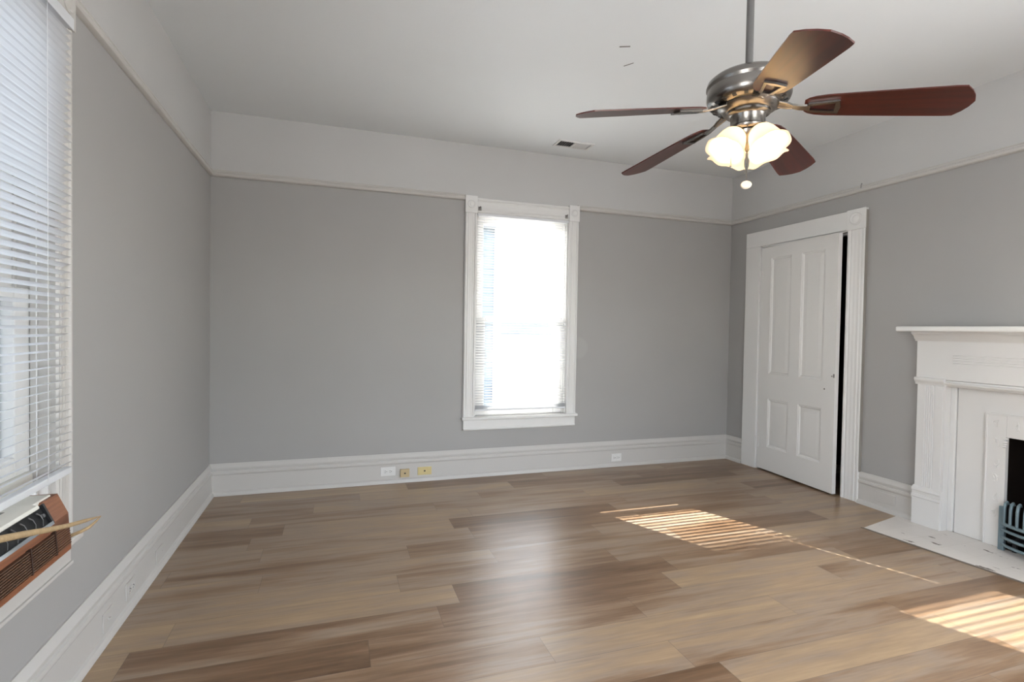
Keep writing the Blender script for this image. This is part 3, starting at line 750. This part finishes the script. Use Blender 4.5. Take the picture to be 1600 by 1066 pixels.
for i in range(4):
    a = VIEW + math.radians(45+90*i)
    tiltm = T0 @ Matrix.Rotation(a, 4, 'Z') @ Matrix.Translation((.038, 0, 2.070)) @ Matrix.Rotation(math.radians(-33), 4, 'Y')
    # local -z is the axis of the shade
    b = MB(); b.lathe([(.010, .004), (.022, .002), (.024, -.012), (.024, -.024), (.019, -.026), (.010, -.026)], tiltm, 24); b.build('socket_cup', M_nickel, lk, smooth=True)
    b = MB(); bm = b.bm
    prof = [(.022, -.022), (.030, -.026), (.041, -.038), (.049, -.056), (.054, -.076), (.059, -.096), (.067, -.112), (.075, -.121)]
    seg = 48; rings = []
    for (r, z), w_ in zip(prof, (0, 0, .0, .05, .2, .5, .8, 1.0)):
        ring = []
        for q in range(seg):
            th = 2*PI*q/seg; rr = r*(1+.016*w_*math.cos(6*th)); zz = z - .0032*w_*math.cos(6*th)
            ring.append(bm.verts.new(tiltm @ Vector((rr*math.cos(th), rr*math.sin(th), zz))))
        rings.append(ring)
    inner = []
    for (r, z), w_ in list(zip(prof, (0, 0, .0, .05, .2, .5, .8, 1.0)))[::-1]:
        ring = []
        for q in range(seg):
            th = 2*PI*q/seg; rr = (r-.0025)*(1+.016*w_*math.cos(6*th)); zz = z - .0032*w_*math.cos(6*th) - (.0 if w_ > .9 else .002)
            ring.append(bm.verts.new(tiltm @ Vector((rr*math.cos(th), rr*math.sin(th), zz))))
        inner.append(ring)
    allr = rings + inner
    for A, B in zip(allr, allr[1:]):
        for q in range(seg): bm.faces.new((A[q], A[(q+1) % seg], B[(q+1) % seg], B[q]))
    sh = b.build('lamp_shade', M_shade, fan, smooth=True, angle=60)
    b = MB(); b.lathe([(.006, -.030), (.011, -.036), (.020, -.056), (.022, -.072), (.017, -.086), (.008, -.092), (.001, -.093)], tiltm, 16); b.build('bulb', M_bulb, sh, smooth=True)
def chain(x, y, z0, z1, fob):
    b = MB(); n = int((z0-z1)/.0055)
    for i in range(n):
        z = z0-(i+.5)*(z0-z1)/n
        b.lathe([(.0004, z+.0022), (.0017, z+.001), (.0017, z-.001), (.0004, z-.0022)], Matrix.Translation((x, y, 0)), 6)
    b.cyl((x, y, z0), (x, y, z1), .0007, 6)
    ch = b.build('pull_chain', M_nickel, fan)
    if fob == 'disc':
        m = Matrix.Translation((x, y, z1-.014)) @ Matrix.Rotation(VIEW, 4, 'Z') @ Matrix.Rotation(math.radians(64), 4, 'Y')
        f = MB(); f.lathe([(.002, -.004), (.016, -.004), (.019, 0), (.016, .004), (.002, .004)], m, 20); f.build('chain_fob', simple('cream_fob', (0.72, 0.60, 0.48), 0.4), ch, smooth=True)
    else:
        f = MB(); f.lathe([(.001, z1+.002), (.003, z1-.004), (.0035, z1-.010), (.001, z1-.014)], Matrix.Translation((x, y, 0)), 8); f.build('chain_fob', M_nickel, ch, smooth=True)
vd = Vector((math.cos(VIEW), math.sin(VIEW), 0)); sd = Vector((-vd.y, vd.x, 0))
chain(FX+vd.x*.062, FYY+vd.y*.062, 2.060, 1.858, 'disc')
chain(FX-sd.x*(-.055)*-1+vd.x*.02, FYY-sd.y*(-.055)*-1+vd.y*.02, 2.055, 1.935, 'bell')

# ------------------------------------------------------------------ ceiling vent and scuffs
vc = Vector((2.83, -.315, ZC)); vent = thing('ceiling_vent', vc, 'small white ceiling vent near the back wall with dark louvres', 'vent')
b = MB(); hx, hy = .165, .080; fwid = .022
for x0, x1, y0, y1 in ((-hx, hx, -hy, -hy+fwid), (-hx, hx, hy-fwid, hy), (-hx, -hx+fwid, -hy+fwid, hy-fwid), (hx-fwid, hx, -hy+fwid, hy-fwid), (-.008, .008, -hy+fwid, hy-fwid)):
    b.box(vc.x+x0, vc.x+x1, vc.y+y0, vc.y+y1, ZC-.009, ZC, .002)
b.build('frame', M_vent, vent)
b = MB(); b.box(vc.x-hx+fwid, vc.x+hx-fwid, vc.y-hy+fwid, vc.y+hy-fwid, ZC-.0015, ZC-.0005); b.build('duct_opening', M_dark, vent)
for s in (-1, 1):
    for k in range(6):
        xx = vc.x + s*(.018+k*.0205)
        m = Matrix.Translation((xx, vc.y, ZC-.006)) @ Matrix.Rotation(math.radians(42*s), 4, 'Y')
        b = MB(); b.box(-.0085, .0085, -hy+fwid, hy-fwid, -.0006, .0006, mat=m); b.build('louvre', M_vent, vent)
for x, y, l, a, wdt in ((2.43, -1.843, .060, -.42, .009), (2.555, -1.675, .065, -1.0, .006)):
    b = MB(); m = Matrix.Translation((x, y, ZC-.001)) @ Matrix.Rotation(a, 4, 'Z')
    b.box(-l/2, l/2, -wdt/2, wdt/2, -.0012, .0009, .0004, mat=m, seg=1)
    c = b.build('scuff', simple('scuff_grey', (0.20, 0.19, 0.18), 0.8), ceiling, offset=(0, 0, 0))

# ------------------------------------------------------------------ plates on the baseboards
def plate(name, wall, u, z, wd, ht, label, cat, kind, m=M_plate):
    if wall != 'back': m = M_base
    D0 = .019
    if wall == 'back': T = lambda a, d_, h: (a, -d_, h); base = (u, -D0, z)
    elif wall == 'left': T = lambda a, d_, h: (d_, a, h); base = (D0, u, z)
    else: T = lambda a, d_, h: (W-d_, a, h); base = (W-D0, u, z)
    r = thing(name, base, label, cat, {'wall_outlet': 'white double outlets on the baseboards', 'wall_plate': 'white cover plates on the baseboards'}.get(name))
    def bx(b, ua, ub, da, db, za, zb, bev=0.0):
        p, q = T(ua, da, za), T(ub, db, zb); b.box(p[0], q[0], p[1], q[1], p[2], q[2], bev); return b
    dp = .0055 if kind != 'box' else .024
    b = MB(); bx(b, u-wd/2, u+wd/2, D0, D0+dp, z-ht/2, z+ht/2, .002); b.build('plate' if kind != 'box' else 'housing', m, r)
    if kind == 'outlet':
        for s in (-1, 1):
            b = MB(); c = u+s*.0195; bx(b, c-.0145, c+.0145, D0+dp-.001, D0+dp+.002, z-.0165, z+.0165, .004); k = b.build('receptacle', m, r)
            b = MB()
            bx(b, c-.0075, c+.0005, D0+dp+.0015, D0+dp+.0026, z+.0048, z+.0078); bx(b, c-.0065, c+.0005, D0+dp+.0015, D0+dp+.0026, z-.0078, z-.0048)
            p0 = T(c+.0075, D0+dp+.0015, z); p1 = T(c+.0075, D0+dp+.0026, z); b.cyl(p0, p1, .0032, 10); b.build('slots', M_slot, k)
        b = MB(); b.cyl(T(u, D0+dp, z), T(u, D0+dp+.0015, z), .003, 10); b.build('screw', m, r)
    elif kind in ('jack', 'box'):
        b = MB(); bx(b, u-.007, u+.007, D0+dp-.001, D0+dp+.0012, z-.006, z+.006); b.build('jack_hole', M_slot, r)
    elif kind == 'switch':
        b = MB(); bx(b, u-.006, u+.006, D0+dp-.001, D0+dp+.008, z-.004, z+.004, .001); b.build('button', m, r)
    elif kind == 'blank':
        for s in (-1, 1):
            b = MB(); b.cyl(T(u+s*wd*.36, D0+dp, z), T(u+s*wd*.36, D0+dp+.001, z), .003, 10); b.build('screw', m, r)
    return r
plate('wall_outlet', 'back', 1.325, .100, .120, .074, 'white double outlet on the back baseboard left of the yellowed jack plates', 'outlet', 'outlet')
plate('phone_jack', 'back', 1.462, .080, .076, .066, 'small tan phone jack box between the white outlet and the yellow plate', 'phone jack', 'box', M_almond2)
plate('cable_plate', 'back', 1.630, .085, .118, .068, 'wide yellowed plate with one dark jack on the back baseboard', 'wall plate', 'jack', M_almond)
plate('wall_outlet', 'back', 3.475, .085, .108, .072, 'white double outlet on the back baseboard right of the window', 'outlet', 'outlet')
plate('wall_outlet', 'left', -1.690, .093, .118, .076, 'white double outlet on the left baseboard, middle of its three plates', 'outlet', 'outlet')
plate('wall_plate', 'left', -1.945, .085, .100, .076, 'white plate with a single button on the left baseboard, nearest the air conditioner', 'wall plate', 'switch')
plate('wall_plate', 'left', -1.275, .080, .110, .072, 'white blank plate on the left baseboard, nearest the back corner', 'wall plate', 'blank')
plate('wall_plate', 'right', -1.705, .100, .150, .074, 'white blank plate on the right baseboard between closet door and fireplace', 'wall plate', 'blank')

# picture hook left on the right rail
r = thing('picture_hook', (W-.016, -1.435, 2.468), 'tiny dark wire hook sticking up from the picture rail above the closet door', 'hook')
b = MB(); b.tube([(W-.018, -1.435, 2.440), (W-.017, -1.435, 2.468), (W-.012, -1.437, 2.482), (W-.008, -1.437, 2.476)], .0018, 6); b.build('wire', M_dark, r)

# ------------------------------------------------------------------ air conditioner in the left window
AY1, AY0 = -2.470, -3.13          # right end (far), left end (near)
ac = thing('air_conditioner', (.03, -2.80, .562), 'vintage wood grain window air conditioner with black controls under the blind', 'air conditioner')
prof = [(-.03, .575), (.104, .577), (.104, .592), (.099, .650), (.096, .694), (.068, .757), (-.03, .757)]     # (x, z) of the cabinet end
b = MB(); ES = -2.562                                       # the end cap reaches to here
b.prism(prof, ES, AY1, lambda p, q, t: (p, t, q)); b.prism(prof, AY0, AY0+.09, lambda p, q, t: (p, t, q))
b.prism([(-.03, .575), (.104, .577), (.104, .594), (-.03, .594)], AY0+.09, ES, lambda p, q, t: (p, t, q))
b.prism([(-.03, .668), (.0975, .668), (.096, .688), (.090, .694), (-.03, .694)], AY0+.09, ES, lambda p, q, t: (p, t, q))
b.prism([(-.03, .594), (.094, .594), (.090, .668), (-.03, .668)], AY0+.09, ES-.002, lambda p, q, t: (p, t, q))
cab = b.build('cabinet', M_acwood, ac)
b = MB(); z = .600
while z < .664:                                             # horizontal grille fins across the front
    xf = .1035-(z-.592)*.086
    b.box(.090, xf+.003, AY0+.10, ES-.004, z-.0018, z+.0018); b.box(.090, xf+.0035, ES+.006, AY1-.004, z-.0018, z+.0018)
    z += .0073
gl = b.build('front_grille', M_acgrille, ac)
b = MB()
for y in (ES-.002, -2.70, -2.86, -3.02):
    b = MB(); b.prism([(.090, .594), (.1075, .594), (.1025, .668), (.090, .668)], y-.003, y+.003, lambda p, q, t: (p, t, q)); b.build('grille_divider', M_edge, ac)
# sloping black control face
def slope(t, lift=0.0):                                     # t 0 bottom .. 1 top
    p0, p1 = Vector((.0955, 0, .696)), Vector((.070, 0, .753)); n_ = Vector((.057, 0, .0255)).normalized()
    return p0+(p1-p0)*t+n_*lift
def slope_quad(b, ya, yb, ta, tb, l0, l1):
    A = [slope(ta, l0), slope(tb, l0), slope(tb, l1), slope(ta, l1)]
    b.prism([(v.x, v.z) for v in A], ya, yb, lambda p, q, t: (p, t, q))
b = MB(); slope_quad(b, AY0+.09, ES-.004, -.05, 1.0, -.05, -.004); cp = b.build('control_panel', M_acblack, ac)
b = MB(); slope_quad(b, AY0+.09, ES-.004, -.10, .06, -.004, .003); b.build('trim_strip', M_acchrome, ac)
b = MB(); slope_quad(b, ES-.008, ES+.002, -.05, 1.02, -.004, .002); b.build('panel_edge', M_dark, ac)
for y in (-2.612, -2.652, -2.697, -2.742, -2.790, -2.84, -2.90, -2.96):   # louvre blades of the air outlet
    b = MB(); pts = [slope(.10, -.001), slope(.35, .001), slope(.60, .001), slope(.78, .0)]
    b.tube([(p.x, y+.012*math.sin(i*1.1), p.z) for i, p in enumerate(pts)], [.0010, .0008, .0014, .0022], 6); b.build('vane', M_acsilver, cp, smooth=True)
b = MB(); p = slope(.52, -.002); q = slope(.52, .004); b.cyl((p.x, -2.592, p.z), (q.x, -2.592, q.z), .0055, 12); b.build('screw', M_acsilver, cp, smooth=True)
b = MB(); b.box(-.03, .060, AY0+.02, ES+.070, .751, .762, .003)
top = b.build('top_cover', M_acwhite, ac)
b = MB()
b.prism([(.010, .762), (.074, .757), (.078, .748), (.074, .744), (.070, .752), (.010, .758)], -2.80, -2.60, lambda p, q, t: (p, t, q+.004)); b.build('top_flap', M_acwhite, top)
b = MB(); b.box(.004, .026, -2.73, -2.66, .7612, .7655, .002); b.build('top_slot', M_bracket, top)
b = MB(); b.box(.012, .034, -2.86, -2.80, .7612, .7655, .002); b.build('top_slot', M_bracket, top)
b = MB(); b.box(-.05, -.03, LY0+.03, LY1-.03, .757, .815); b.build('filler_panel', M_acwhite, ac)

# tan cord in front of the unit, folded back at its end
b = MB()
P = [(.165, -3.10, .828), (.165, -2.974, .794), (.165, -2.867, .766), (.165, -2.741, .732), (.165, -2.639, .706), (.162, -2.52, .679), (.155, -2.39, .649)]
b.tube(P, [.009, .009, .0085, .0075, .0065, .0055, .0015], 10, .8)
P2 = [(.155, -2.39, .649), (.150, -2.415, .640), (.140, -2.435, .630), (.122, -2.45, .622), (.100, -2.452, .614), (.070, -2.44, .600), (.045, -2.40, .585)]
b.tube(P2, [.0015, .004, .0055, .006, .006, .0055, .005], 10, .7)
tag(b.build('cord', M_tan, offset=(.11, -2.62, .60), smooth=True), 'tan cord stretched across the front of the air conditioner and folded back to a point', 'cord')

# ------------------------------------------------------------------ outside
b = MB(); b.box(-30, 30, -30, 40, -.75, -.55)
g = b.build('ground', M_concrete); struct(g)
def siding_house(M_siding, label, x0, x1, y0, y1, h, base):
    r = thing('neighbor_house', base, label, 'house', 'houses outside the windows')
    b = MB(); z = -.55
    while z < h:
        for (a, c, ax, s) in ((x0, x1, 'y', -1), (y0, y1, 'x', 1)):
            if ax == 'y': b.prism([(0, 0), (.016, 0), (.002, .13), (0, .13)], a, c, lambda p, q, t: (t, y0-p, z+q))
            else: b.prism([(0, 0), (.016, 0), (.002, .13), (0, .13)], a, c, lambda p, q, t: (x1+p, t, z+q))
        z += .13
    b.box(x0, x1, y0, y1, -.55, h)
    b.build('siding', M_siding, r)
    b = MB(); b.prism([(x0-.3, h), (x1+.3, h), ((x0+x1)/2, h+1.2)], y0-.3, y1+.3, lambda p, q, t: (p, t, q)); b.build('roof', M_roof, r)
    b = MB(); b.box(x1, x1+.05, y0-.03, y0+.10, -.55, h); b.box(x1-.10, x1+.03, y0-.05, y0, -.55, h); b.build('corner_board', M_white, r)
    return r
siding_house(M_siding, 'pale blue sided house seen through the back window, left of its bright sky', 1.0, 4.15, 6.2, 9.5, 3.4, (2.6, 7.8, -.55))
siding_house(M_siding2, 'pale sided house close outside the window at the left edge', -7.0, -2.6, -6.0, 6.5, 4.2, (-4.8, 0, -.55))

g = thing('garage', (7.3, 14.5, -.55), 'low blue grey garage with a pale door far beyond the back window', 'garage')
b = MB(); b.box(5.2, 9.6, 13.6, 18, -.55, 1.74); b.build('garage_wall', M_siding, g)
b = MB(); b.box(5.2, 9.6, 13.50, 13.6, -.56, 1.13); b.build('garage_door', M_siding2, g)
b = MB(); b.box(5.0, 9.8, 13.45, 18.2, 1.74, 1.80); b.build('roof', M_roof, g)
